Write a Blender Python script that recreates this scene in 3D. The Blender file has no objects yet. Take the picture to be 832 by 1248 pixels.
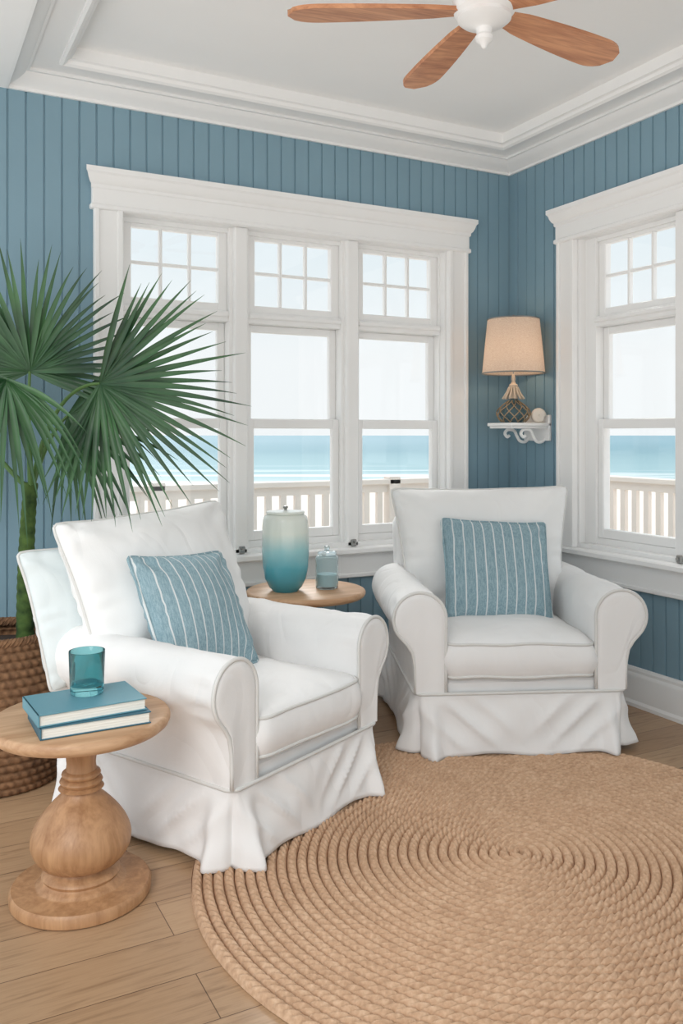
import bpy, math, random
from mathutils import Vector, Matrix, noise
random.seed(4)
S = bpy.context.scene
COL = S.collection
pi = math.pi

# ---------------------------------------------------------------- helpers
def lin(c):
    return tuple(((x/255)/12.92 if x/255 <= .04045 else ((x/255+.055)/1.055)**2.4) for x in c)

class NT:
    def __init__(s, name):
        s.m = bpy.data.materials.new(name); s.m.use_nodes = True
        s.t = s.m.node_tree; s.n = s.t.nodes; s.l = s.t.links
        s.b = s.n['Principled BSDF']; s.out = s.n['Material Output']
    def new(s, typ, **kw):
        n = s.n.new(typ)
        for k, v in kw.items():
            setattr(n, k, v)
        return n
    def link(s, a, b): s.l.new(a, b)
    def coord(s, scale=(1,1,1), kind='Object', rot=(0,0,0)):
        tc = s.new('ShaderNodeTexCoord'); mp = s.new('ShaderNodeMapping')
        mp.inputs['Scale'].default_value = scale; mp.inputs['Rotation'].default_value = rot
        s.link(tc.outputs[kind], mp.inputs['Vector']); return mp.outputs['Vector']
    def noise(s, vec, scale=5, detail=4, rough=.5, dist=0):
        n = s.new('ShaderNodeTexNoise'); n.inputs['Scale'].default_value = scale
        n.inputs['Detail'].default_value = detail; n.inputs['Roughness'].default_value = rough
        n.inputs['Distortion'].default_value = dist
        s.link(vec, n.inputs['Vector']); return n.outputs['Fac']
    def ramp(s, fac, stops):
        r = s.new('ShaderNodeValToRGB'); cr = r.color_ramp
        while len(cr.elements) < len(stops): cr.elements.new(.5)
        for e, (p, c) in zip(cr.elements, stops):
            e.position = p; e.color = (*c[:3], 1)
        s.link(fac, r.inputs['Fac']); return r.outputs['Color']
    def bump(s, h, strength=.3, dist=.01):
        b = s.new('ShaderNodeBump'); b.inputs['Strength'].default_value = strength
        b.inputs['Distance'].default_value = dist
        s.link(h, b.inputs['Height']); s.link(b.outputs['Normal'], s.b.inputs['Normal'])
        return b
    def math(s, op, a, b=None):
        n = s.new('ShaderNodeMath', operation=op)
        for i, x in enumerate((a, b)):
            if x is None: continue
            if isinstance(x, (int, float)): n.inputs[i].default_value = x
            else: s.link(x, n.inputs[i])
        return n.outputs[0]
    def set(s, **kw):
        for k, v in kw.items():
            s.b.inputs[k.replace('_', ' ')].default_value = v

def paint(name, col, rough=.5, var=.04, bump=0, bscale=60):
    t = NT(name); c = lin(col)
    v = t.coord(); f = t.noise(v, 3, 3)
    t.link(t.ramp(f, [(.3, [x*(1-var) for x in c]), (.7, [min(1, x*(1+var)) for x in c])]), t.b.inputs['Base Color'])
    t.set(Roughness=rough)
    if bump: t.bump(t.noise(v, bscale, 3), bump, .003)
    return t.m

def fabric(name, col, wr=.35, zs=.8):
    t = NT(name); c = lin(col); v = t.coord()
    t.link(t.ramp(t.noise(v, 4, 3), [(.3, [x*.96 for x in c]), (.7, c)]), t.b.inputs['Base Color'])
    t.set(Roughness=.95); t.b.inputs['Sheen Weight'].default_value = .08
    t.b.inputs['Specular IOR Level'].default_value = .2
    cr = t.noise(t.coord((1, 1, zs)), 4.0, 1, .3, 1.3)
    ridge = t.math('ABSOLUTE', t.math('SUBTRACT', cr, .5))
    ridge = t.math('MINIMUM', ridge, .10)
    mid = t.noise(t.coord((1, 1, zs)), 13, 1, .4, .8)
    fine = t.noise(v, 300, 2)
    t.bump(t.math('ADD', t.math('ADD', t.math('MULTIPLY', ridge, 1.4), t.math('MULTIPLY', mid, .10)), t.math('MULTIPLY', fine, .02)), wr, .04)
    return t.m

def wood(name, dark, light, axis=0, scale=1.0, rough=.45):
    t = NT(name); sc = [14*scale]*3; sc[axis] = 1.3*scale
    v = t.coord(tuple(sc)); f = t.noise(v, 2.0, 6, .6, .6)
    g = t.noise(v, 9, 3)
    h = t.math('ADD', t.math('MULTIPLY', f, .8), t.math('MULTIPLY', g, .2))
    t.link(t.ramp(h, [(.32, lin(dark)), (.62, lin(light))]), t.b.inputs['Base Color'])
    t.set(Roughness=rough); t.bump(g, .08, .003); return t.m

def mobj(name, V, F, mat=None, parent=None, smooth=True, angle=40, mats=None, midx=None):
    me = bpy.data.meshes.new(name); me.from_pydata([tuple(v) for v in V], [], F); me.update()
    if mat: me.materials.append(mat)
    if mats:
        for m in mats: me.materials.append(m)
        if midx: me.polygons.foreach_set('material_index', midx)
    if smooth:
        me.polygons.foreach_set('use_smooth', [True]*len(me.polygons))
        if angle: me.set_sharp_from_angle(angle=math.radians(angle))
    o = bpy.data.objects.new(name, me); COL.objects.link(o)
    if parent: o.parent = parent
    return o

def empty(name, loc=(0,0,0), rz=0, sc=1):
    e = bpy.data.objects.new(name, None); e.empty_display_size = .1
    e.location = loc; e.rotation_euler = (0, 0, rz); e.scale = sc if isinstance(sc, tuple) else (sc,)*3
    COL.objects.link(e); return e

class Geo:
    """accumulates geometry of many pieces into one mesh"""
    def __init__(s): s.V = []; s.F = []; s.M = []
    def add(s, V, F, m=0):
        o = len(s.V); s.V += [tuple(v) for v in V]
        s.F += [tuple(i+o for i in f) for f in F]; s.M += [m]*len(F)
    def box(s, x0, x1, y0, y1, z0, z1, m=0, b=0, M=None):
        if x0 > x1: x0, x1 = x1, x0
        if y0 > y1: y0, y1 = y1, y0
        if b <= 0:
            V = [(x,y,z) for x in (x0,x1) for y in (y0,y1) for z in (z0,z1)]
            F = [(0,1,3,2),(4,6,7,5),(0,4,5,1),(2,3,7,6),(0,2,6,4),(1,5,7,3)]
        else:
            V = []; idx = {}
            for i, x in enumerate((x0, x1)):
                for j, y in enumerate((y0, y1)):
                    for k, z in enumerate((z0, z1)):
                        sx, sy, sz = (1-2*i)*b, (1-2*j)*b, (1-2*k)*b
                        idx[i,j,k,0] = len(V); V.append((x, y+sy, z+sz))
                        idx[i,j,k,1] = len(V); V.append((x+sx, y, z+sz))
                        idx[i,j,k,2] = len(V); V.append((x+sx, y+sy, z))
            F = []
            for i in (0, 1):
                F.append([idx[i,0,0,0], idx[i,1,0,0], idx[i,1,1,0], idx[i,0,1,0]])
                F.append([idx[0,i,0,1], idx[1,i,0,1], idx[1,i,1,1], idx[0,i,1,1]])
                F.append([idx[0,0,i,2], idx[1,0,i,2], idx[1,1,i,2], idx[0,1,i,2]])
                for j in (0, 1):
                    F.append([idx[i,j,0,0], idx[i,j,1,0], idx[i,j,1,1], idx[i,j,0,1]])
                    F.append([idx[i,0,j,0], idx[i,1,j,0], idx[i,1,j,2], idx[i,0,j,2]])
                    F.append([idx[0,i,j,1], idx[1,i,j,1], idx[1,i,j,2], idx[0,i,j,2]])
                    for k in (0, 1):
                        F.append([idx[i,j,k,0], idx[i,j,k,1], idx[i,j,k,2]])
            c = Vector(((x0+x1)/2, (y0+y1)/2, (z0+z1)/2)); FF = []
            for f in F:
                p = [Vector(V[q]) for q in f]; n = (p[1]-p[0]).cross(p[2]-p[0])
                if n.dot(sum(p, Vector())/len(p)-c) < 0: f = f[::-1]
                FF.append(tuple(f))
            F = FF
        if M: V = [M @ Vector(v) for v in V]
        s.add(V, F, m)
    def lathe(s, prof, n=48, c=(0,0,0), m=0, M=None):
        V = []; F = []
        for r, z in prof:
            for i in range(n):
                a = 2*pi*i/n; V.append(Vector((c[0]+r*math.cos(a), c[1]+r*math.sin(a), c[2]+z)))
        for j in range(len(prof)-1):
            for i in range(n):
                k = (i+1) % n
                F.append((j*n+i, j*n+k, (j+1)*n+k, (j+1)*n+i))
        if prof[0][0] > 1e-5: F.append(tuple(range(n))[::-1])
        if prof[-1][0] > 1e-5: F.append(tuple((len(prof)-1)*n+i for i in range(n)))
        if M: V = [M @ v for v in V]
        s.add(V, F, m)
    def tube(s, pts, r, n=8, closed=False, m=0):
        pts = [Vector(p) for p in pts]; N = len(pts); V = []; F = []
        prev = None
        for i, p in enumerate(pts):
            if closed: t = pts[(i+1) % N]-pts[i-1]
            else: t = pts[min(i+1, N-1)]-pts[max(i-1, 0)]
            t.normalize()
            if prev is None:
                a = Vector((0,0,1)) if abs(t.z) < .9 else Vector((1,0,0))
                u = t.cross(a).normalized()
            else:
                u = (prev - t*prev.dot(t)).normalized()
            prev = u; w = t.cross(u)
            rr = r[i] if isinstance(r, (list, tuple)) else r
            for k in range(n):
                a = 2*pi*k/n; V.append(p+u*math.cos(a)*rr+w*math.sin(a)*rr)
        for i in range(N if closed else N-1):
            j = (i+1) % N
            for k in range(n):
                l = (k+1) % n
                F.append((i*n+k, i*n+l, j*n+l, j*n+k))
        if not closed:
            F.append(tuple(range(n))[::-1]); F.append(tuple((N-1)*n+k for k in range(n)))
        s.add(V, F, m)
    def obj(s, name, mats, parent=None, smooth=True, angle=35):
        if not isinstance(mats, (list, tuple)): mats = [mats]
        return mobj(name, s.V, s.F, None, parent, smooth, angle, mats, s.M)

# ---------------------------------------------------------------- materials
M_white = paint('white_trim_paint', (243,243,242), .4, .01)
M_ceil = paint('ceiling_paint', (246,246,245), .6, .01)
M_wall = paint('blue_beadboard_paint', (127,158,173), .5, .02)
M_cloth = fabric('white_slipcover', (241,240,239), .30)
M_cloth2 = fabric('white_pillow_cotton', (243,243,242), .28)
M_pale = fabric('pale_blue_cotton', (228,236,237), .25)
M_pipe = paint('piping_cord', (220,219,216), .8, .03)
M_oak = wood('oak_table_wood', (174,132,96), (208,170,134), 0)
M_oakv = wood('oak_turned_wood', (152,108,72), (192,148,108), 2)
M_fan = wood('warm_fan_blade_wood', (160,98,64), (216,156,114), 0, 1.2)

def floor_mat():
    t = NT('oak_plank_floor'); v = t.coord()
    br = t.new('ShaderNodeTexBrick'); br.offset = .37; br.offset_frequency = 2
    t.link(v, br.inputs['Vector'])
    br.inputs['Scale'].default_value = 1; br.inputs['Brick Width'].default_value = 1.7
    br.inputs['Row Height'].default_value = .165; br.inputs['Mortar Size'].default_value = .0014
    br.inputs['Mortar Smooth'].default_value = .3
    br.inputs['Color1'].default_value = (*lin((196,163,129)), 1)
    br.inputs['Color2'].default_value = (*lin((168,134,102)), 1)
    br.inputs['Mortar'].default_value = (*lin((108,80,58)), 1)
    gv = t.coord((1.0, 12, 1)); g = t.noise(gv, 2.0, 6, .58, 1.8)
    g2 = t.noise(t.coord((2.0, 44, 1)), 2.0, 5, .6, .4)
    gc = t.ramp(t.math('ADD', t.math('MULTIPLY', g, .65), t.math('MULTIPLY', g2, .35)), [(.34, (.54,.48,.43)), (.50, (1,1,1)), (.68, (.78,.74,.70))])
    mx = t.new('ShaderNodeMix', data_type='RGBA', blend_type='MULTIPLY'); mx.inputs[0].default_value = .85
    t.link(br.outputs['Color'], mx.inputs[6]); t.link(gc, mx.inputs[7])
    t.link(mx.outputs[2], t.b.inputs['Base Color']); t.set(Roughness=.36)
    t.bump(t.math('SUBTRACT', t.math('MULTIPLY', g, .12), br.outputs['Fac']), .3, .002)
    return t.m
M_floor = floor_mat()

def stripe_mat():
    t = NT('blue_striped_linen')
    tc = t.new('ShaderNodeTexCoord'); sp = t.new('ShaderNodeSeparateXYZ'); t.link(tc.outputs['Object'], sp.inputs[0])
    x = t.math('ADD', sp.outputs['X'], 10.0)
    f = t.math('FRACT', t.math('DIVIDE', x, .040))
    a = t.math('ABSOLUTE', t.math('SUBTRACT', f, .5))
    a2 = t.math('LESS_THAN', a, .06)
    n = t.noise(t.coord((220, 220, 40)), 1, 2); n2 = t.noise(t.coord(), 350, 1)
    base = t.ramp(t.math('ADD', t.math('MULTIPLY', n, .6), t.math('MULTIPLY', n2, .4)),
                  [(.35, lin((120,150,161))), (.65, lin((160,184,192)))])
    mx = t.new('ShaderNodeMix', data_type='RGBA'); t.link(a2, mx.inputs[0]); t.link(base, mx.inputs[6])
    mx.inputs[7].default_value = (*lin((216,221,221)), 1)
    t.link(mx.outputs[2], t.b.inputs['Base Color']); t.set(Roughness=.95)
    t.bump(t.math('ADD', t.noise(t.coord(), 8, 2), t.math('MULTIPLY', n2, .04)), .3, .02)
    return t.m
M_stripe = stripe_mat()

def jute_mat(name, stops, sc=120, lo=.5):
    t = NT(name); v = t.coord()
    f = t.math('ADD', t.math('MULTIPLY', t.noise(v, sc, 3), 1-lo), t.math('MULTIPLY', t.noise(v, 14, 3), lo))
    t.link(t.ramp(f, stops), t.b.inputs['Base Color']); t.set(Roughness=.95)
    t.bump(t.noise(v, 500, 2), .3, .002); return t.m
M_jute = jute_mat('jute_rope', [(.25, lin((176,140,110))), (.5, lin((200,164,133))), (.75, lin((220,188,158)))], 90, .25)
M_wick = jute_mat('dark_wicker', [(.3, lin((86,60,42))), (.7, lin((150,112,80)))], 60)
M_leaf = NT('palm_leaf')
_c = M_leaf.ramp(M_leaf.noise(M_leaf.coord(), 5, 3), [(.3, lin((22,58,34))), (.7, lin((62,106,60)))])
M_leaf.link(_c, M_leaf.b.inputs['Base Color']); M_leaf.set(Roughness=.4); M_leaf = M_leaf.m
M_stem = paint('palm_stem_green', (78,112,54), .5, .2)
M_trunk = jute_mat('palm_trunk_green', [(.35, lin((36,58,26))), (.6, lin((80,106,50)))], 30)
M_soil = paint('potting_soil', (60,45,35), .95, .2, .8)
M_metal = paint('brushed_metal', (150,150,148), .35, .05)
M_metal.node_tree.nodes['Principled BSDF'].inputs['Metallic'].default_value = .6

def glass_mat(name, col, rough=.03, tr=1, ior=1.3):
    t = NT(name); t.set(Base_Color=(*lin(col), 1), Roughness=rough, IOR=ior)
    t.b.inputs['Transmission Weight'].default_value = tr
    f = t.noise(t.coord(), 20, 2); t.bump(f, .03, .002); return t.m
M_teal = glass_mat('teal_glass', (140,204,210), .03, .92)
M_aqua = glass_mat('aqua_glass', (228,240,242), .03, .88)
def pane_mat():
    t = NT('window_glass'); tr = t.new('ShaderNodeBsdfTransparent'); gl = t.new('ShaderNodeBsdfGlossy')
    gl.inputs['Roughness'].default_value = .02; mx = t.new('ShaderNodeMixShader'); mx.inputs[0].default_value = .03
    t.link(tr.outputs[0], mx.inputs[1]); t.link(gl.outputs[0], mx.inputs[2]); t.link(mx.outputs[0], t.out.inputs['Surface'])
    return t.m
M_pane = pane_mat()

# ---------------------------------------------------------------- room
XL, YB = -3.7, -5.4
CRZ = 2.585
g = Geo(); g.box(XL, .2, YB, .2, -.12, 0); floor = g.obj('floor', M_floor, smooth=False)

WZ0, WZ1 = .66, 2.16
BW, RW = -1.238, -1.408

def wall(name, length, wc, WH, loc, rz):
    g = Geo(); pitch = .070; th = .14
    def bead(x0, x1, z0, z1):
        x = math.floor(x0/pitch)*pitch
        pts = [(x0, 0)]
        while x <= x1+pitch:
            for dx, dy in ((-.0045, 0), (-.0022, .006), (.0022, .006), (.0045, 0)):
                if x0 < x+dx < x1: pts.append((x+dx, dy))
            x += pitch
        pts.append((x1, 0)); V = []; F = []
        for (a, b) in pts: V += [(a, b, z0), (a, b, z1)]
        for i in range(len(pts)-1): F.append((2*i, 2*i+2, 2*i+3, 2*i+1))
        g.add(V, F); g.box(x0, x1, .008, th, z0, z1)
    a, b = length
    bead(a, wc-WH, 0, 2.75); bead(wc+WH, b, 0, 2.75)
    bead(wc-WH, wc+WH, 0, WZ0); bead(wc-WH, wc+WH, WZ1, 2.75)
    o = g.obj(name, M_wall, smooth=False); o.location = loc; o.rotation_euler = (0, 0, rz); return o
wall('wall_back', (XL, 0), BW, .84, (0,0,0), 0)
wall('wall_right', (0, -YB), -RW, .90, (0,0,0), -pi/2)

def window(name, loc, rz, WH, P, hl):
    e = empty(name, loc, rz)
    g = Geo(); CO = WH+.108
    g.box(-WH, -WH+.02, 0, .14, WZ0, WZ1); g.box(WH-.02, WH, 0, .14, WZ0, WZ1)
    g.box(-WH+.02, WH-.02, 0, .14, WZ1-.02, WZ1); g.box(-WH+.02, WH-.02, 0, .14, WZ0, WZ0+.02)
    for s in (-1, 1):
        g.box(s*WH-s*.012, s*CO, -.024, 0, WZ0-.02, WZ1, b=.003)
        g.box(s*(WH-.012), s*(WH+.012), -.034, -.02, WZ0, WZ1, b=.004)
        g.box(s*(CO-.022), s*CO, -.034, -.02, WZ0, WZ1, b=.004)
    g.box(-CO-.008, CO+.008, -.030, 0, WZ1-.012, WZ1+.09, b=.003)
    g.box(-CO-.016, CO+.016, -.038, 0, WZ1-.02, WZ1+.002, b=.005)
    prof = [(.030,2.225),(.034,2.23),(.034,2.242),(.042,2.248),(.050,2.262),(.056,2.280),(.064,2.288),(.064,2.308),(0,2.308),(0,2.225)]
    V = []; F = []
    for s in (-1, 1):
        for o_, z in prof: V.append((s*(CO-.013+o_*.8), -o_, z))
    n = len(prof)
    for i in range(n): F.append((i, (i+1) % n, n+(i+1) % n, n+i))
    F.append(tuple(range(n))); F.append(tuple(range(n, 2*n))[::-1]); g.add(V, F)
    g.box(-CO-.027, CO+.027, -.065, .06, WZ0-.03, WZ0, b=.006)
    g.box(-CO, CO, -.026, 0, .52, WZ0-.03, b=.004)
    g.box(-CO, CO, -.036, 0, .515, .535, b=.004)
    g.box(-WH+.02, WH-.02, .046, .128, 2.120, WZ1-.019)
    g.box(-WH+.02, WH-.02, .052, .128, WZ0+.019, WZ0+.05)
    mw = (P-2*hl)/2
    for s in (-1, 1):
        g.box(s*(P+hl-.001), s*(WH-.019), .041, .132, WZ0+.018, WZ1-.018)
        g.box(s*P/2-mw-.001, s*P/2+mw+.001, .03, .134, WZ0+.017, WZ1-.017, b=.003)
        g.box(s*P/2-.032, s*P/2+.032, .0, .041, WZ0, WZ1-.01, b=.006)
    gg = Geo()
    for c in (-P, 0, P):
        a, b = c-hl, c+hl
        g.box(a, b, .038, .125, 1.715, 1.765, b=.003); g.box(a, b, .025, .05, 1.735, 1.757, b=.005)
        def sash(z0, z1, y0, y1, st, bt, tp):
            g.box(a, a+st, y0, y1, z0, z1, b=.004); g.box(b-st, b, y0, y1, z0, z1, b=.004)
            g.box(a+st-.004, b-st+.004, y0+.001, y1-.001, z0, z0+bt, b=.004); g.box(a+st-.004, b-st+.004, y0+.001, y1-.001, z1-tp, z1, b=.004)
            gg.box(a+st-.002, b-st+.002, (y0+y1)/2-.002, (y0+y1)/2+.002, z0+bt-.002, z1-tp+.002)
        sash(1.765, 2.14, .06, .10, .042, .035, .035)
        sash(1.235, 1.715, .09, .12, .036, .04, .035)
        sash(WZ0+.05, 1.275, .055, .088, .036, .045, .045)
        x0, x1, z0, z1 = a+.042, b-.042, 1.80, 2.105
        for k in (1, 2):
            x = x0+(x1-x0)*k/3; g.box(x-.007, x+.007, .065, .09, z0, z1, b=.003)
        g.box(x0, x1, .067, .088, (z0+z1)/2-.007, (z0+z1)/2+.007, b=.003)
    g.obj('frame', M_white, e, angle=25); gg.obj('panes', M_pane, e, smooth=False)
    h = Geo()
    for c in (-P/2, P/2):
        h.box(c-.014, c+.014, -.012, .0, .662, .695, b=.003); h.box(c-.005, c+.005, -.026, -.010, .676, .686, b=.002)
    h.obj('latches', M_metal, e)
    return e
window('window_1', (BW, 0, 0), 0, .84, .575, .24)
window('window_2', (0, RW, 0), -pi/2, .90, .5615, .2515)

def baseboard(name, a, b, rz):
    prof = [(0,0),(.022,0),(.022,.13),(.018,.14),(.012,.146),(.012,.158),(.006,.168),(0,.17)]
    V = []; F = []
    for x in (a, b):
        for o_, z in prof: V.append((x, -o_, z))
    n = len(prof)
    for i in range(n-1): F.append((i, i+1, n+i+1, n+i))
    F.append(tuple(range(n))); F.append(tuple(range(n, 2*n))[::-1])
    V += [(a,-.03,0),(a,-.03,.015),(b,-.03,0),(b,-.03,.015),(a,-.02,.03),(b,-.02,.03)]
    F += [(2*n, 2*n+1, 2*n+3, 2*n+2), (2*n+1, 2*n+4, 2*n+5, 2*n+3)]
    o = mobj(name, V, F, M_white, angle=30); o.rotation_euler = (0, 0, rz)
baseboard('baseboard_back', XL, 0, 0); baseboard('baseboard_right', 0, -YB, -pi/2)

XT = -2.53
g = Geo(); g.box(XL, .2, YB, .2, 2.71, 2.85); g.obj('ceiling', M_ceil, smooth=False)
g = Geo(); g.box(XL, XT, YB, 0, CRZ, 2.70); g.obj('ceiling_soffit', M_ceil, smooth=False)
prof = [(.0,CRZ),(.012,CRZ),(.012,CRZ+.012),(.020,CRZ+.016),(.030,CRZ+.022),(.045,CRZ+.030),(.062,CRZ+.044),
        (.072,CRZ+.056),(.082,CRZ+.058),(.082,CRZ+.068),(.092,CRZ+.072),(.180,CRZ+.072),(.180,CRZ+.060),(.190,CRZ+.055),(.202,CRZ+.062),(.208,CRZ+.074),(.220,CRZ+.078),(.220,CRZ+.135)]
V = []; F = []
for o_, z in prof:
    V += [(XT+o_, YB+o_, z), (-o_, YB+o_, z), (-o_, -o_, z), (XT+o_, -o_, z)]
for j in range(len(prof)-1):
    for i in range(4):
        k = (i+1) % 4; F.append((4*j+i, 4*j+4+i, 4*j+4+k, 4*j+k))
mobj('trim_crown', V, F, M_white, angle=25)

# ---------------------------------------------------------------- pillows & cushions
def nz(p, f, seed=0): return noise.noise(Vector((p[0]*f+seed*7.3, p[1]*f+seed*3.1, p[2]*f-seed*5.7)))

def pillow(name, W, H, T, mat, parent, loc, rot, taper=0, k=.06, seed=0, pipe=None, wr=.008, pw=.5, pk=.004):
    N = 48; V = []; F = []; idx = {}
    def pos(i, j, side):
        u = -1+2*i/N; v = -1+2*j/N
        x = W/2*u*(1-k*(1-v*v))*(1+taper*v); z = H/2*v*(1-k*(1-u*u))
        # slightly rounded corners
        cr = max(0, abs(u)+abs(v)-1.86)/.14
        x *= 1-.018*cr; z *= 1-.018*cr
        e = max(0, (1-u**2)*(1-v**2))
        t = T/2*e**pw
        w = nz((x, 0, z), 5, seed+side)*wr*4*min(1, e*2.5)+abs(nz((x*1, 0, z), 11, seed+side+3))*wr*1.2*min(1, e*4)
        ed = min(1-abs(u), 1-abs(v)); a = u if abs(v) > abs(u) else v
        w += pk*math.sin(a*20+seed+2*math.sin(a*7))*math.exp(-(ed/.20)**2)*(1 if ed > 0.001 else 0)
        for sx in (-1, 1):
            for sz in (-1, 1):
                du, dv = 1-sx*u, 1-sz*v; rr = math.hypot(du, dv); an = math.atan2(dv, du)
                w += pk*1.6*math.cos(an*7+seed+sx*2+sz)*math.exp(-((rr-.38)/.26)**2)
        x += nz((x, 0, z), 4, seed+9)*.008; z += nz((x, 3, z), 4, seed+9)*.008
        return Vector((x, side*(t+w*(1 if ed > 0.001 else 0)), z))
    for side in (-1, 1):
        for i in range(N+1):
            for j in range(N+1):
                if side == 1 and (i in (0, N) or j in (0, N)): idx[side,i,j] = idx[-1,i,j]; continue
                idx[side,i,j] = len(V); V.append(pos(i, j, side))
        for i in range(N):
            for j in range(N):
                f = (idx[side,i,j], idx[side,i+1,j], idx[side,i+1,j+1], idx[side,i,j+1])
                F.append(f if side == -1 else f[::-1])
    o = mobj(name, V, F, mat, parent, angle=None); o.location = loc; o.rotation_euler = rot
    if pipe:
        # piping cord follows the seam, cutting the very corners round
        ring = [idx[-1,i,0] for i in range(1, N)]+[idx[-1,N,j] for j in range(1, N)]+[idx[-1,i,N] for i in range(N-1, 0, -1)]+[idx[-1,0,j] for j in range(N-1, 0, -1)]
        P = [V[q] for q in ring]
        g = Geo(); g.tube(P, .0052, 8, True); p = g.obj(name+'_piping', pipe, parent, angle=None)
        p.location = loc; p.rotation_euler = rot
    return o

def box_cushion(name, W, D, H, mat, parent, loc, seed=0, crown=.03, pipe=None):
    n = 96; rc = .05
    def foot(t, ins):
        w, d = W/2-ins, D/2-ins; r = rc
        L = 2*(2*(w-r)+2*(d-r))+2*pi*r; s = (t % 1)*L
        straight = [(2*(w-r), (-w+r, -d), (1,0), (w-r, -d+r), -pi/2), (2*(d-r), (w, -d+r), (0,1), (w-r, d-r), 0),
                    (2*(w-r), (w-r, d), (-1,0), (-w+r, d-r), pi/2), (2*(d-r), (-w, d-r), (0,-1), (-w+r, -d+r), pi)]
        for l, p, dr, c, a0 in straight:
            if s <= l: return (p[0]+dr[0]*s, p[1]+dr[1]*s)
            s -= l
            if s <= pi*r/2:
                a = a0+s/r; return (c[0]+r*math.cos(a), c[1]+r*math.sin(a))
            s -= pi*r/2
        return (-w+r, -d)
    V = []; F = []; rows = []
    prof = [(.10,0),(.012,.0),(0,.010)]+[(-.014*math.sin(pi*q/6), .010+(H-.02)*q/6) for q in range(1, 6)]+[(0,H-.010),(.012,H)]
    for ins, z in prof:
        row = []
        for i in range(n):
            x, y = foot(i/n, ins); row.append(len(V)); V.append(Vector((x, y, z+nz((x, y, z), 6, seed)*.010)))
        rows.append(row)
    for q in range(1, 16):
        f = 1-q/16; row = []
        for i in range(n):
            x, y = foot(i/n, .012); x *= f; y *= f
            z = H+crown*(1-f**2.5)+nz((x, y, 0), 6, seed+2)*.014*(1-f**4)
            ed = (1-f); sa = math.atan2(y, x)
            z += .003*math.sin(sa*15+seed+2*math.sin(sa*4))*math.exp(-((ed-.12)/.12)**2)
            row.append(len(V)); V.append(Vector((x, y, z)))
        rows.append(row)
    for a, b in zip(rows[:-1], rows[1:]):
        for i in range(n):
            k = (i+1) % n; F.append((a[i], a[k], b[k], b[i]))
    V.append(Vector((0, 0, H+crown))); c = len(V)-1
    for i in range(n): F.append((rows[-1][i], rows[-1][(i+1) % n], c))
    F.append(tuple(rows[0])[::-1])
    off = Vector((0, D/2, 0)); V = [v+off for v in V]
    o = mobj(name, V, F, mat, parent, angle=None); o.location = loc
    if pipe:
        g = Geo()
        for r in (2, 8): g.tube([V[q] for q in rows[r]], .0058, 8, True)
        p = g.obj(name+'_piping', pipe, parent, angle=None); p.location = loc
    return o

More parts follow.
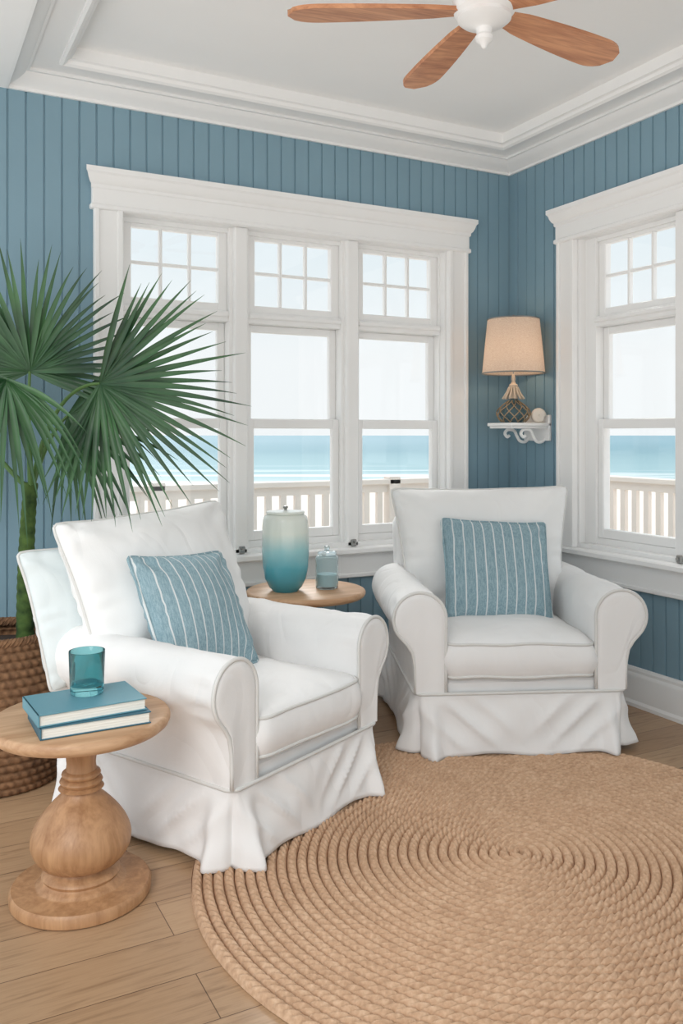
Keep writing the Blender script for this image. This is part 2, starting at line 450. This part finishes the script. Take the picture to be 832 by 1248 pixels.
# ---------------------------------------------------------------- armchair
def armchair(name, loc, rz, sc, seed, build_extra, bo=0, frame_mat=None, fx=0):
    e = empty(name, loc, rz, sc)
    HW, D = .385, .80; ZS = .235
    g = Geo(); g.box(-HW+.01, HW-.01, .015, D-.01, .04, .29, b=.02); g.obj('seat_deck', M_cloth, e)
    g = Geo()
    for x in (-.33, .33):
        for y in (.07, D-.07): g.lathe([(.018,0),(.026,.05)], 16, (x, y, .0))
    g.obj('feet', M_oakv, e)
    w, r = HW, .03
    def corner(cx, cy, a0, m=14): return [(cx+r*math.cos(a0+pi/2*i/m), cy+r*math.sin(a0+pi/2*i/m)) for i in range(m+1)]
    def seg(p, q, m): return [(p[0]+(q[0]-p[0])*i/m, p[1]+(q[1]-p[1])*i/m) for i in range(1, m)]
    c1 = corner(w-r, r, -pi/2); c2 = corner(w-r, D-r, 0); c3 = corner(-w+r, D-r, pi/2); c4 = corner(-w+r, r, pi)
    loop = c1+seg(c1[-1], c2[0], 130)+c2+seg(c2[-1], c3[0], 130)+c3+seg(c3[-1], c4[0], 130)+c4+seg(c4[-1], c1[0], 130)
    n = len(loop); V = []; F = []; rows = 16
    acc = [0]
    for i in range(1, n): acc.append(acc[-1]+math.dist(loop[i], loop[i-1]))
    cors = [(w, 0), (w, D), (-w, D), (-w, 0)]
    for j in range(rows+1):
        h = j/rows
        for i, (x, y) in enumerate(loop):
            a = loop[(i+1) % n]; b = loop[i-1]; tx, ty = a[0]-b[0], a[1]-b[1]; L = math.hypot(tx, ty); nx, ny = ty/L, -tx/L
            dc = min(math.dist((x, y), c) for c in cors)
            s = acc[i]
            k = .026*h
            k += h**1.2*(.012*noise.noise(Vector((s*5, seed*3.3, h*.8)))+.008*noise.noise(Vector((s*13, seed*5.1, h*1.5))))
            k += h**1.0*.046*math.exp(-((dc-.060)/.030)**2)
            k -= h**.8*.062*math.exp(-(dc/.020)**2)
            q = (dc-.08-h*.24)*26
            k += .012*math.sin(pi*min(1, h*1.05))**.8*(1-abs(math.sin(q))**.7*2+.6)*math.exp(-((dc-.18)/.14)**2)
            k += .006*math.sin(pi*h)*math.sin(s*11+h*4+seed)
            if j == 0: k = .004
            z = ZS-(ZS-.022)*h+.006*h*math.sin(s*17+seed)
            V.append((x+nx*k, y+ny*k, z))
    for j in range(rows):
        for i in range(n):
            k = (i+1) % n; F.append((j*n+i, (j+1)*n+i, (j+1)*n+k, j*n+k))
    o = mobj('skirt', V, F, M_cloth, e, angle=None)
    sol = o.modifiers.new('s', 'SOLIDIFY'); sol.thickness = .004
    g = Geo(); g.tube([(v[0], v[1], ZS+.002) for v in V[:n]], .006, 8, True); g.obj('skirt_welt', M_pipe, e, angle=None)
    for s in (-1, 1):
        cx, cz, R = .370, .505, .095
        P = [(.276, .24), (.276, .32), (.276, .40), (.276, .46)]
        for q in range(0, 25):
            a = pi-(pi+.75)*q/24
            P.append((cx+R*math.cos(a), cz+R*math.sin(a)))
        P += [(.416,.415), (.397,.385), (.388,.34), (.386,.29), (.386, .24)]
        m = len(P); mx = sum(p[0] for p in P)/m; mz = sum(p[1] for p in P)/m
        V = []; F = []; st = [(-.002,.55),(-.004,.80),(.0,.95),(.008,1.0)]+[(.008+.70*q/40, 1.0) for q in range(1, 41)]+[(.74,.93),(.752,.6)]
        for y, f in st:
            for (x, z) in P:
                if f < 1:
                    X = mx+(x-mx)*f; Z = mz+(z-mz)*(f+(1-f)*.3 if z < .4 else f)
                    if z <= .241: Z = .24
                else: X, Z = x, z
                if .02 < y < .72:
                    an = math.atan2(Z-cz, X-cx)
                    wn = .004*nz((X, y, Z), 7, seed+s)+.003*abs(nz((X, y*1.6, Z), 14, seed+s))
                    wn += .003*math.sin(an*9+seed)*math.exp(-((y-.05)/.06)**2)
                    dx, dz = X-cx, Z-cz; l = math.hypot(dx, dz) or 1
                    if Z > .40: X += dx/l*wn*1.6; Z += dz/l*wn*1.6
                    elif x > .33: X += wn+.004*math.sin(y*16+Z*14+seed)*math.sin(min(1, (Z-.24)/.15)*pi)
                V.append((s*X, y, Z))
        for j in range(len(st)-1):
            for i in range(m-1):
                f = (j*m+i, j*m+i+1, (j+1)*m+i+1, (j+1)*m+i); F.append(f if s > 0 else f[::-1])
        f = tuple(range(m)); F.append(f[::-1] if s > 0 else f)
        f = tuple((len(st)-1)*m+i for i in range(m)); F.append(f if s > 0 else f[::-1])
        mobj('arm', V, F, M_cloth, e, angle=50)
        g = Geo(); g.tube([(s*x, .002, z) for x, z in P], .0065, 8)
        g.obj('arm_piping', M_pipe, e, angle=None)
    V = []; F = []; n = 40
    st = [(.24,.0),(.35,.012),(.50,.035),(.62,.055),(.72,.075),(.79,.090),(.825,.097),(.848,.10),(.858,.102)]
    for z, ly in st:
        top = max(0, (z-.78)/.078); sh = .05*top**2
        hw = .36-sh; hd = .070-sh*.9; ly += bo*max(0, (z-.24)/.64)
        for i in range(n):
            a = 2*pi*i/n; ca, sa = math.cos(a), math.sin(a)
            x = hw*math.copysign(abs(ca)**.35, ca); y = hd*math.copysign(abs(sa)**.45, sa)
            V.append((x+fx*max(0, (z-.3)/.5), .70+ly+y, z*(1 if z < .5 else 1-.03*(z-.5)/.38)+.012*(1-(x/.36)**2)*top))
    for j in range(len(st)-1):
        for i in range(n):
            k = (i+1) % n; F.append((j*n+i, j*n+k, (j+1)*n+k, (j+1)*n+i))
    F.append(tuple(range(n))[::-1]); F.append(tuple((len(st)-1)*n+i for i in range(n)))
    mobj('back_frame', V, F, frame_mat or M_cloth, e, angle=60)
    box_cushion('seat_cushion', .552, .60, .135, M_cloth, e, (0, -.012, .285), seed, .035, M_pipe)
    build_extra(e)
    return e

def extraR(e):
    pillow('back_cushion', .73, .540, .25, M_cloth2, e, (.0, .585, .676), (math.radians(-13), 0, 0), .08, .055, 3, M_pipe, .005, .42, .005)
    pillow('striped_throw_pillow', .44, .43, .16, M_stripe, e, (.010, .395, .610), (math.radians(-20), math.radians(2), 0), 0, .06, 5, M_stripe, .004)
def extraL(e):
    pillow('back_cushion', .79, .580, .26, M_cloth2, e, (-.030, .635, .685), (math.radians(-22), math.radians(-2), 0), .04, .050, 8, M_pipe, .005, .42, .005)
    pillow('pale_back_pillow', .64, .46, .15, M_pale, e, (-.18, .775, .625), (math.radians(-18), math.radians(0), 0), .04, .045, 12, M_pipe, .005, .42, .004)
    pillow('striped_throw_pillow', .46, .42, .17, M_stripe, e, (-.090, .43, .640), (math.radians(-30), math.radians(4), 0), 0, .06, 6, M_stripe, .004)
armchair('armchair', (-.857, -1.143, 0), math.radians(-23.3), 1.03, 1, extraR)
armchair('armchair', (-1.797, -1.305, 0), math.radians(26.5), (.91, .97, .98), 2, extraL, .05, None, -.01)

# ---------------------------------------------------------------- rug
def rug():
    R, p = .925, .0285; C = (-1.359, -1.7375)
    V = []; F = []; K = 10; step = .0040
    th = 0.6; s = 0; i = 0
    while True:
        r = p*th/(2*pi)
        if r > R: break
        lob = .026
        fade = max(.02, min(1, (R-r)/(p*.25)))
        wob = .0012*noise.noise(Vector((math.cos(th)*r*9, math.sin(th)*r*9, 0)))
        for k in range(K):
            q = k/(K-1)-.5
            rr = r-p/2*(1-fade)+q*p*fade+wob
            base = max(0, 1-(2*abs(q))**2.4)**.5
            ph = s/lob+q*1.5
            tw = abs(math.sin(pi*ph))**.6
            z = .001+.0215*base*(.45+.55*tw)*(.3+.7*fade)
            V.append((rr*math.cos(th), rr*math.sin(th), z))
        if i:
            for k in range(K-1):
                a = (i-1)*K+k; F.append((a, a+1, a+K+1, a+K))
        i += 1; s += step; th += step/max(r, .012)
    o = len(V); n = 128
    for z, rr in ((0, R-.012), (.001, R-.012)):
        for a in range(n): V.append((rr*math.cos(2*pi*a/n), rr*math.sin(2*pi*a/n), z))
    for a in range(n):
        b = (a+1) % n; F.append((o+a, o+b, o+n+b, o+n+a))
    F.append(tuple(o+a for a in range(n))[::-1]); F.append(tuple(o+n+a for a in range(n)))
    ob = mobj('round_jute_rug', V, F, M_jute, angle=None); ob.location = (C[0], C[1], .001)
rug()

# ---------------------------------------------------------------- front side table
def r_top(g, R, z0, z1, m=0):
    t = z1-z0
    g.lathe([(0,z0),(R-.012,z0),(R-.004,z0+t*.2),(R,z0+t*.45),(R,z0+t*.7),(R-.004,z1-.003),(R-.010,z1),(0,z1)], 96, m=m)
tb = empty('round_side_table', (-2.489, -1.350, 0))
TZ = .468
g = Geo(); r_top(g, .229, TZ-.034, TZ); g.obj('table_top', M_oak, tb)
g = Geo()
prof = [(.172,0),(.178,.004),(.179,.026),(.173,.034),(.118,.036),(.112,.038),(.110,.042),(.102,.045),(.096,.052),(.100,.060),(.096,.068),(.082,.072),(.078,.080)]
for q in range(1, 18):
    a = q/17; z = .080+.195*a
    w = math.sin(pi*min(1, (a**.82)*.90+.13))
    prof.append((.046+.082*max(0, w)**.9, z))
prof += [(.058,.279),(.052,.283),(.046,.286),(.052,.291),(.055,.297),(.052,.303),(.043,.306),(.048,.310),(.050,.315),(.048,.320),(.039,.325),(.037,.342),(.039,.360),(.046,.378),(.056,.390),(.068,.396),(.070,.403),(.068,.410),(.076,.414),(.084,.422),(.086,TZ-.034)]
g.lathe(prof, 64); g.obj('turned_pedestal', M_oakv, tb, angle=50)

tb2 = empty('round_end_table', (-1.394, -.405, 0))
g = Geo(); r_top(g, .25, .525, .555); g.obj('table_top', M_oak, tb2)
g = Geo(); g.lathe([(.16,0),(.165,.01),(.16,.025),(.06,.035),(.04,.06),(.035,.10),(.06,.16),(.075,.22),(.06,.28),(.035,.34),(.03,.42),(.045,.48),(.08,.515),(.085,.525)], 48)
g.obj('turned_pedestal', M_oakv, tb2)

def vase():
    t = NT('teal_gradient_glaze'); tc = t.new('ShaderNodeTexCoord'); sp = t.new('ShaderNodeSeparateXYZ')
    t.link(tc.outputs['Object'], sp.inputs[0])
    n = t.noise(t.coord(), 9, 3)
    f = t.math('ADD', t.math('DIVIDE', sp.outputs['Z'], .33), t.math('MULTIPLY', t.math('SUBTRACT', n, .5), .12))
    t.link(t.ramp(f, [(.0, lin((52,134,150))), (.30, lin((84,162,176))), (.52, lin((150,200,204))), (.74, lin((222,230,220))), (1, lin((226,230,222)))]), t.b.inputs['Base Color'])
    t.set(Roughness=.18); t.b.inputs['Coat Weight'].default_value = .4
    g = Geo()
    g.lathe([(.0,0),(.052,0),(.056,.006),(.070,.02),(.086,.055),(.094,.10),(.097,.15),(.097,.21),(.096,.26),(.093,.295),(.087,.310),(.078,.316),(.074,.318),(.078,.320),(.080,.325),(.076,.330),(.03,.334),(.0,.335)], 64)
    o = g.obj('ceramic_lidded_vase', t.m)
    g = Geo(); g.lathe([(.006,.333),(.006,.339),(.010,.343),(.011,.347),(.008,.351),(0,.353)], 24); g.obj('lid_knob', M_metal, o)
    return o
v = vase(); v.location = (-1.487, -.405, .555)
jar = empty('glass_jar_with_lid', (-1.308, -.430, .555))
g = Geo(); g.lathe([(0,0),(.042,0),(.047,.005),(.048,.02),(.048,.125),(.044,.138),(.038,.142),(.035,.142),(.041,.135),(.044,.12),(.044,.012),(.0,.008)], 48); g.obj('jar_body', M_aqua, jar)
g = Geo(); g.lathe([(0,.142),(.040,.142),(.041,.15),(.038,.155),(.012,.158),(.009,.163),(.013,.170),(.010,.178),(0,.180)], 40); g.obj('jar_lid', M_aqua, jar)
g = Geo(); g.lathe([(0,.009),(.042,.012),(.042,.060),(.0,.065)], 40); g.obj('sea_salts', paint('aqua_bath_salts', (196,222,225), .6, .15, .5), jar)

M_page = paint('paper_pages', (238,236,228), .8, .04)
def book(name, L, W, T, col, loc, rz):
    e = empty(name, loc, rz); g = Geo()
    c = paint(name+'_cover', col, .5, .05, .1)
    g.box(-L/2, L/2, -W/2, W/2, 0, .003, b=.001); g.box(-L/2, L/2, -W/2, W/2, T-.003, T, b=.001)
    g.box(-L/2, -L/2+.004, -W/2, W/2, 0, T, b=.001); g.obj('cover', c, e, smooth=False)
    g = Geo()
    for k in range(8):
        z0 = .003+(T-.006)*k/8; ins = .004+.0008*(k % 2)
        g.box(-L/2+.004, L/2-ins, -W/2+ins, W/2-ins, z0, z0+(T-.006)/8)
    g.obj('pages', M_page, e, smooth=False)
book('hardcover_book', .270, .185, .030, (56,104,122), (-2.482,-1.415,TZ+.0005), math.radians(1))
book('hardcover_book', .268, .180, .030, (98,150,165), (-2.492,-1.408,TZ+.031), math.radians(4))
g = Geo(); g.lathe([(0,0),(.039,0),(.042,.003),(.043,.02),(.046,.108),(.0455,.110),(.044,.108),(.041,.022),(.0,.016)], 48)
o = g.obj('teal_glass_tumbler', M_teal); o.location = (-2.479,-1.373,TZ+.0615)

# ---------------------------------------------------------------- basket + palm
palm = empty('potted_fan_palm', (-2.60, -.42, 0))
V = []; F = []; n = 240; rows = 18; per = 5
def brad(h): return .190+.045*math.sin(pi*min(1, h*.9+.1))
for j in range(rows*per+1):
    h = j/(rows*per)
    row = j//per; q = (j % per)/per
    for i in range(n):
        a = 2*pi*i/n
        bulge = math.sqrt(max(0, 1-(2*q-1)**2)) if j % per else 0
        tw = abs(math.sin(a*24+(row % 2)*pi/2+q*1.2))
        r = brad(h)+.014*bulge*(.35+.65*tw)
        V.append((r*math.cos(a), r*math.sin(a), .5*h))
for j in range(rows*per):
    for i in range(n):
        k = (i+1) % n; F.append((j*n+i, j*n+k, (j+1)*n+k, (j+1)*n+i))
F.append(tuple(range(n))[::-1])
mobj('wicker_basket', V, F, M_wick, palm, angle=None)
g = Geo()
R0 = brad(1)
for ph in (0, pi/2, pi, 1.5*pi):
    g.tube([((R0+.009*math.cos(a*24+ph))*math.cos(a), (R0+.009*math.cos(a*24+ph))*math.sin(a), .503+.009*math.sin(a*24+ph)) for a in [2*pi*i/360 for i in range(360)]], .008, 6, True)
g.obj('braided_rim', M_wick, palm)
g = Geo(); g.lathe([(R0-.002,.40),(R0-.01,.455),(.1,.465),(0,.47)], 40); g.obj('soil', M_soil, palm)
crown = Vector((.108, -.03, 1.03))
def bez(a, b, c, n=14):
    a, b, c = Vector(a), Vector(b), Vector(c); return [a*(1-t)**2+b*2*t*(1-t)+c*t*t for t in [i/n for i in range(n+1)]]
g = Geo(); tp = bez((.09,-.03,.44), (.085,-.02,.75), crown, 80)
g.tube(tp, [.030-.008*i/80+.003*abs(math.sin(i*.7)) for i in range(81)], 14); g.obj('trunk', M_trunk, palm)
Rv = Vector((.886,-.463,0)); Fv = Vector((.463,.886,0)); Z = Vector((0,0,1))
leafG = Geo(); stemG = Geo()
def fan(hub, ang0, ang1, n, L, ax=Rv, up=Z, tow=-Fv, cup=.12, droop=.10, w=.0105, seed=0):
    rnd = random.Random(seed); hub = Vector(hub)
    for i in range(n):
        f = i/(n-1); a = math.radians(ang0+(ang1-ang0)*f+rnd.uniform(-1.5, 1.5))
        d = (ax*math.cos(a)+up*math.sin(a)+tow*(cup+rnd.uniform(-.07, .07))).normalized()
        l = L*(.80+.20*math.sin(pi*f))*rnd.uniform(.86, 1.05); dr = droop*rnd.uniform(.5, 1.6)
        side = d.cross(tow).normalized(); nrm = side.cross(d).normalized()
        V = []; F = []; m = 12
        for j in range(m+1):
            t = j/m; p = hub+d*l*t-Z*dr*l*t**3*1.2
            ww = w*(1 if t < .45 else max(.03, 1-((t-.45)/.55)**1.2))
            ww = min(ww, .0035+t*L*math.radians(abs(ang1-ang0))/n*.58)
            V += [p-side*ww+nrm*ww*.5, p, p+side*ww+nrm*ww*.5]
        for j in range(m):
            b = 3*j; F += [(b, b+1, b+4, b+3), (b+1, b+2, b+5, b+4)]
        leafG.add(V, F)
def petiole(hub, ctrl):
    stemG.tube(bez(crown-Z*.03, ctrl, hub, 16), [.010-.005*i/16 for i in range(17)], 8)
L0 = Vector((-2.60, -.42, 0))
def W(x, y, z): return Vector((x, y, z))-L0
h1 = W(-2.484, -.36, 1.43); petiole(h1, crown+Vector((-.01, .02, .2))); fan(h1, -20, 205, 42, .50, tow=-Fv, cup=.15, droop=.08, seed=1)
h2 = W(-2.300, -.68, 1.375); petiole(h2, crown+Vector((.05, -.1, .35))); fan(h2, -118, 72, 40, .54, tow=-Fv, cup=.22, droop=.03, seed=2)
h3 = W(-2.60, -.70, 1.38); petiole(h3, crown+Vector((-.03, -.2, .3))); fan(h3, 165, 335, 30, .38, tow=(-Fv+Z*.6).normalized(), cup=.1, droop=.30, seed=3)
h4 = W(-2.66, -.25, 1.25); petiole(h4, crown+Vector((-.12, .12, .1))); fan(h4, 100, 250, 22, .42, cup=.1, droop=.2, seed=4)
h5 = W(-2.36, -.42, 1.27); petiole(h5, crown+Vector((.06, .03, .18))); fan(h5, -100, 50, 26, .40, cup=.05, droop=.2, seed=5)
leafG.obj('fan_leaves', M_leaf, palm, angle=None); stemG.obj('leaf_stems', M_stem, palm)

# ---------------------------------------------------------------- wall shelf, lamp
sh = empty('wall_shelf', (0, 0, 0))
g = Geo()
g.box(-.255, -.001, -.335, -.14, 1.243, 1.260, b=.004)
g.box(-.247, -.001, -.325, -.15, 1.232, 1.243, b=.003)
g.box(-.018, -.001, -.335, -.14, 1.17, 1.30, b=.003)
for y in (-.30, -.175):
    pts = [(-.012, y, 1.185), (-.035, y, 1.165), (-.070, y, 1.168), (-.092, y, 1.195), (-.11, y, 1.222), (-.150, y, 1.226), (-.168, y, 1.208), (-.154, y, 1.190), (-.138, y, 1.198)]
    P = []
    for i in range(len(pts)-1):
        a = Vector(pts[max(i-1, 0)]); b = Vector(pts[i]); c = Vector(pts[i+1]); d = Vector(pts[min(i+2, len(pts)-1)])
        for q in range(6):
            t = q/6; P.append(.5*((2*b)+(c-a)*t+(2*a-5*b+4*c-d)*t*t+(3*b-a-3*c+d)*t**3))
    g.tube(P, .008, 8)
g.obj('shelf_and_bracket', M_white, sh)

LX, LY, LZ = -.162, -.235, 1.2605
lamp = empty('table_lamp', (LX, LY, LZ))
def shade_mat():
    t = NT('linen_lampshade'); v = t.coord((90, 90, 260)); f = t.noise(v, 1.5, 2)
    c = t.ramp(f, [(.3, lin((222,200,182))), (.7, lin((240,224,208)))])
    d = t.new('ShaderNodeBsdfDiffuse'); tr = t.new('ShaderNodeBsdfTranslucent'); mx = t.new('ShaderNodeMixShader'); mx.inputs[0].default_value = .42
    t.link(c, d.inputs[0]); t.link(c, tr.inputs[0]); t.link(d.outputs[0], mx.inputs[1]); t.link(tr.outputs[0], mx.inputs[2])
    t.link(mx.outputs[0], t.out.inputs['Surface']); return t.m
g = Geo()
g.lathe([(.156,.248),(.129,.520)], 64); g.F = g.F[:64]; g.M = g.M[:64]
o = g.obj('lamp_shade', shade_mat(), lamp)
g = Geo()
for r, z in ((.156,.249), (.129,.519)): g.tube([(r*math.cos(a), r*math.sin(a), z) for a in [2*pi*i/64 for i in range(64)]], .0035, 6, True)
for k in range(3):
    a = 2*pi*k/3; g.tube([(0,0,.505), (.128*math.cos(a), .128*math.sin(a), .515)], .002, 6)
g.lathe([(.003,.18),(.003,.52),(.010,.525),(.012,.532),(.008,.54),(0,.545)], 16)
g.obj('shade_frame', M_metal, lamp)
M_drift = paint('whitewashed_wood_bead', (206,190,170), .7, .12, .3)
M_rope = jute_mat('net_rope', [(.3, lin((120,96,70))), (.7, lin((190,166,134)))], 200)
g = Geo(); g.lathe([(0,0),(.045,0),(.048,.006),(.060,.02),(.070,.04),(.066,.062),(.045,.085),(.028,.105),(.020,.125),(.0,.13)], 40); g.obj('glass_base', glass_mat('smoky_aqua_glass', (120,150,158), .1, .6), lamp)
g = Geo()
for k in range(10):
    for sgn in (1, -1):
        P = []
        for q in range(14):
            t = q/13; z = .004+.118*t; r = .072*math.sin(pi*min(1, .22+.78*t*1.02))+.012
            a = 2*pi*k/10+sgn*t*1.4; P.append((r*math.cos(a), r*math.sin(a), z))
        g.tube(P, .0028, 5)
g.obj('rope_net', M_rope, lamp)
g = Geo()
for k in range(12):
    a = 2*pi*k/12
    g.tube([(.020*math.cos(a), .020*math.sin(a), .180), (.034*math.cos(a), .034*math.sin(a), .15), (.054*math.cos(a), .054*math.sin(a), .120)], .005, 6)
g.lathe([(0,.12),(.022,.122),(.018,.14),(.012,.165),(.020,.183),(.022,.190),(.014,.196),(.008,.208),(.011,.22),(.009,.233),(.005,.245),(.0,.246)], 32)
g.obj('beaded_neck', M_drift, lamp)
g = Geo(); g.lathe([(0,.30),(.02,.31),(.03,.345),(.024,.375),(.012,.39),(0,.392)], 24)
t = NT('frosted_bulb'); t.set(Base_Color=(1,.9,.8,1)); t.b.inputs['Emission Color'].default_value = (1,.72,.45,1); t.b.inputs['Emission Strength'].default_value = 5
g.obj('bulb', t.m, lamp)
L = bpy.data.lights.new('lamp_bulb_light', 'POINT'); L.energy = 2.4; L.color = (1, .70, .48); L.shadow_soft_size = .035
lo = bpy.data.objects.new('lamp_bulb_light', L); lo.parent = lamp; lo.location = (0, 0, .345); COL.objects.link(lo)

g = Geo(); P = []; rr = []
for i in range(60):
    t = i/59; a = t*3.2*2*pi; r = .026*(1-t)**.8; P.append((r*math.cos(a), -.018*t, r*math.sin(a)+.042)); rr.append(.0145*(1-t)**.7+.002)
g.tube(P, rr, 12)
o = g.obj('spiral_seashell', paint('shell_white', (236,228,216), .4, .05)); o.location = (-.058, -.300, 0); o.rotation_euler = (0, 0, math.radians(-25))
zmin = min(v[2] for v in g.V); o.location.z = 1.2605-zmin

# ---------------------------------------------------------------- ceiling fan
fan_e = empty('ceiling_fan', (-1.438, -1.686, 0))
FZ = 2.405
for k in range(5):
    A = math.radians(6.5+72*k)
    M = Matrix.Rotation(A, 4, 'Z') @ Matrix.Rotation(math.radians(-9), 4, 'X')
    V = []; F = []; m = 28; c = 7
    for zz in (.006, -.006):
        for i in range(m+1):
            t = i/m; x = .07+.49*t
            hw = .034+.030*math.sin(min(1, t*1.15)*pi/2)
            if t > .80: hw *= math.sqrt(max(0.0, 1-((t-.80)/.20)**2.4))
            if t < .15: hw *= .75+.25*t/.15
            for j in range(c):
                y = -hw+2*hw*j/(c-1); V.append(M @ Vector((x, y, zz+.006*(1-(2*j/(c-1)-1)**2)*(1 if zz > 0 else 0)))+Vector((0,0,FZ)))
    o_ = (m+1)*c
    for i in range(m):
        for j in range(c-1):
            a = i*c+j; F.append((a, a+c, a+c+1, a+1)); F.append((o_+a, o_+a+1, o_+a+c+1, o_+a+c))
        for j in (0, c-1):
            a = i*c+j; f = (a, o_+a, o_+a+c, a+c); F.append(f if j == 0 else f[::-1])
    F.append(tuple(range(c))+tuple(o_+j for j in range(c-1, -1, -1)))
    ge = Geo(); ge.add(V, F); ge.obj('blade', M_fan, fan_e, angle=50)
g = Geo()
g.lathe([(0,2.71),(.065,2.71),(.065,2.70),(.05,2.68),(.016,2.67),(.014,2.55),(.05,2.53),(.085,2.51),(.09,2.47),(.09,2.425),(.086,2.400),(.076,2.390),(.076,2.380),(.064,2.370),(.035,2.360),(.024,2.354),(.021,2.338),(.026,2.330),(.024,2.320),(.012,2.310),(.006,2.298),(0,2.295)], 64)
g.obj('motor_housing', M_white, fan_e)

# ---------------------------------------------------------------- outside
M_rail = paint('weathered_white_rail', (226,216,206), .6, .03)
g = Geo(); y = 2.05
g.box(XL-1, 2.1, y-.05, y+.05, .82, .86, b=.005); g.box(XL-1, 2.1, y-.02, y+.02, .76, .82); g.box(XL-1, 2.1, y-.02, y+.02, .08, .13)
x = XL-1
while x < 2.05: g.box(x, x+.045, y-.018, y+.018, .10, .78); x += .115
for x in (-3.2, -1.35, .5, 2.05): g.box(x-.05, x+.05, y-.05, y+.05, -.1, .88, b=.006)
g.box(2.0, 2.1, YB, 2.1, .84, .88, b=.005); g.box(2.03, 2.07, YB, 2.1, .78, .84); g.box(2.03, 2.07, YB, 2.1, .08, .13)
x = YB
while x < 2.0: g.box(2.032, 2.068, x, x+.045, .10, .80); x += .115
g.obj('deck_railing', M_rail, smooth=False)
g = Geo(); g.box(XL-1, 2.1, .2, 2.1, -.2, -.1); g.box(.2, 2.1, YB, .2, -.2, -.1); g.obj('deck_floor', M_rail, smooth=False)
ab = math.radians(-27.6)
def ground(name, y0, y1, z, mat, w=4000):
    V = [(-w, y0, 0), (w, y0, 0), (w, y1, 0), (-w, y1, 0)]
    o = mobj(name, V, [(0,1,2,3)], mat, smooth=False); o.location = (-2.93, -3.66, z); o.rotation_euler = (0, 0, ab); return o
M_sand = paint('pale_beach_sand', (216,205,195), .95, .05, .6, 2)
ground('beach_sand', 6.5, 110, -3.3, M_sand, 200)
def sea_mat():
    t = NT('sea_water'); tc = t.new('ShaderNodeTexCoord'); sp = t.new('ShaderNodeSeparateXYZ'); t.link(tc.outputs['Object'], sp.inputs[0])
    n = t.noise(t.coord((.012, .10, 1)), 1, 4, .6)
    d = t.math('DIVIDE', t.math('SUBTRACT', sp.outputs['Y'], 78.0), 500.0)
    base = t.ramp(d, [(0, lin((164,184,186))), (.05, lin((134,164,170))), (.3, lin((110,144,154))), (1, lin((122,152,163)))])
    foam = t.math('MULTIPLY', t.ramp(n, [(.50, (0,0,0)), (.57, (1,1,1))]), t.ramp(d, [(0, (1,1,1)), (.10, (.0,.0,.0))]))
    edge = t.ramp(d, [(0.0, (1,1,1)), (.012, (.0,.0,.0))])
    f = t.math('MAXIMUM', foam, edge)
    mx = t.new('ShaderNodeMix', data_type='RGBA'); t.link(f, mx.inputs[0]); t.link(base, mx.inputs[6]); mx.inputs[7].default_value = (.70,.73,.73,1)
    t.link(mx.outputs[2], t.b.inputs['Base Color']); t.set(Roughness=.7); t.b.inputs['Specular IOR Level'].default_value = .1
    return t.m
ground('sea', 75, 6000, -3.25, sea_mat(), 6000)

# ---------------------------------------------------------------- world & lights
wd = bpy.data.worlds.new('sky_with_fill'); S.world = wd; wd.use_nodes = True; nt = wd.node_tree; bg = nt.nodes['Background']
tc = nt.nodes.new('ShaderNodeTexCoord'); sp = nt.nodes.new('ShaderNodeSeparateXYZ'); rp = nt.nodes.new('ShaderNodeValToRGB')
mm = nt.nodes.new('ShaderNodeMath'); mm.operation = 'MULTIPLY_ADD'; mm.inputs[1].default_value = .5; mm.inputs[2].default_value = .5
nt.links.new(tc.outputs['Generated'], sp.inputs[0]); nt.links.new(sp.outputs['Z'], mm.inputs[0]); nt.links.new(mm.outputs[0], rp.inputs['Fac']); nt.links.new(rp.outputs['Color'], bg.inputs['Color'])
cr = rp.color_ramp
stops = [(0, (1.5,1.47,1.43)), (.485, (1.4,1.38,1.35)), (.50, (.74,.77,.78)), (.545, (.74,.77,.78)), (.60, (.66,.73,.76)), (.68, (.66,.75,.81)), (1.0, (.9,.97,1.03))]  # stops below the horizon raised as added fill to brighten the ceiling
while len(cr.elements) < len(stops): cr.elements.new(.5)
for e_, (p, c) in zip(cr.elements, stops): e_.position = p; e_.color = (*c, 1)
bg.inputs['Strength'].default_value = 1.10
def sun(name, az, el, e, ang, col=(1,1,1)):
    L = bpy.data.lights.new(name, 'SUN'); L.energy = e; L.angle = math.radians(ang); L.color = col
    o = bpy.data.objects.new(name, L); COL.objects.link(o)
    d = Vector((math.cos(math.radians(az))*math.cos(math.radians(el)), math.sin(math.radians(az))*math.cos(math.radians(el)), math.sin(math.radians(el))))
    o.rotation_euler = d.to_track_quat('Z', 'Y').to_euler(); o.location = d*8
sun('rear_soft_fill', -130, 33, 1.15, 25, (1,.98,.96))  # added soft fill from behind the camera, standing in for open sky
sun('sun_sea_side', 75, 36, 2.3, 28, (1,.98,.95))

# ---------------------------------------------------------------- camera
cam = bpy.data.cameras.new('camera'); co = bpy.data.objects.new('camera', cam); COL.objects.link(co)
co.location = (-2.927, -3.659, 1.2); co.rotation_euler = (pi/2, 0, math.radians(-27.6))
cam.sensor_fit = 'AUTO'; cam.sensor_width = 36; cam.lens = 1046/1248*36; cam.shift_y = -94/1248
cam.clip_end = 10000; cam.clip_start = .05
S.camera = co
S.view_settings.view_transform = 'Standard'; S.view_settings.look = 'None'; S.view_settings.exposure = .20
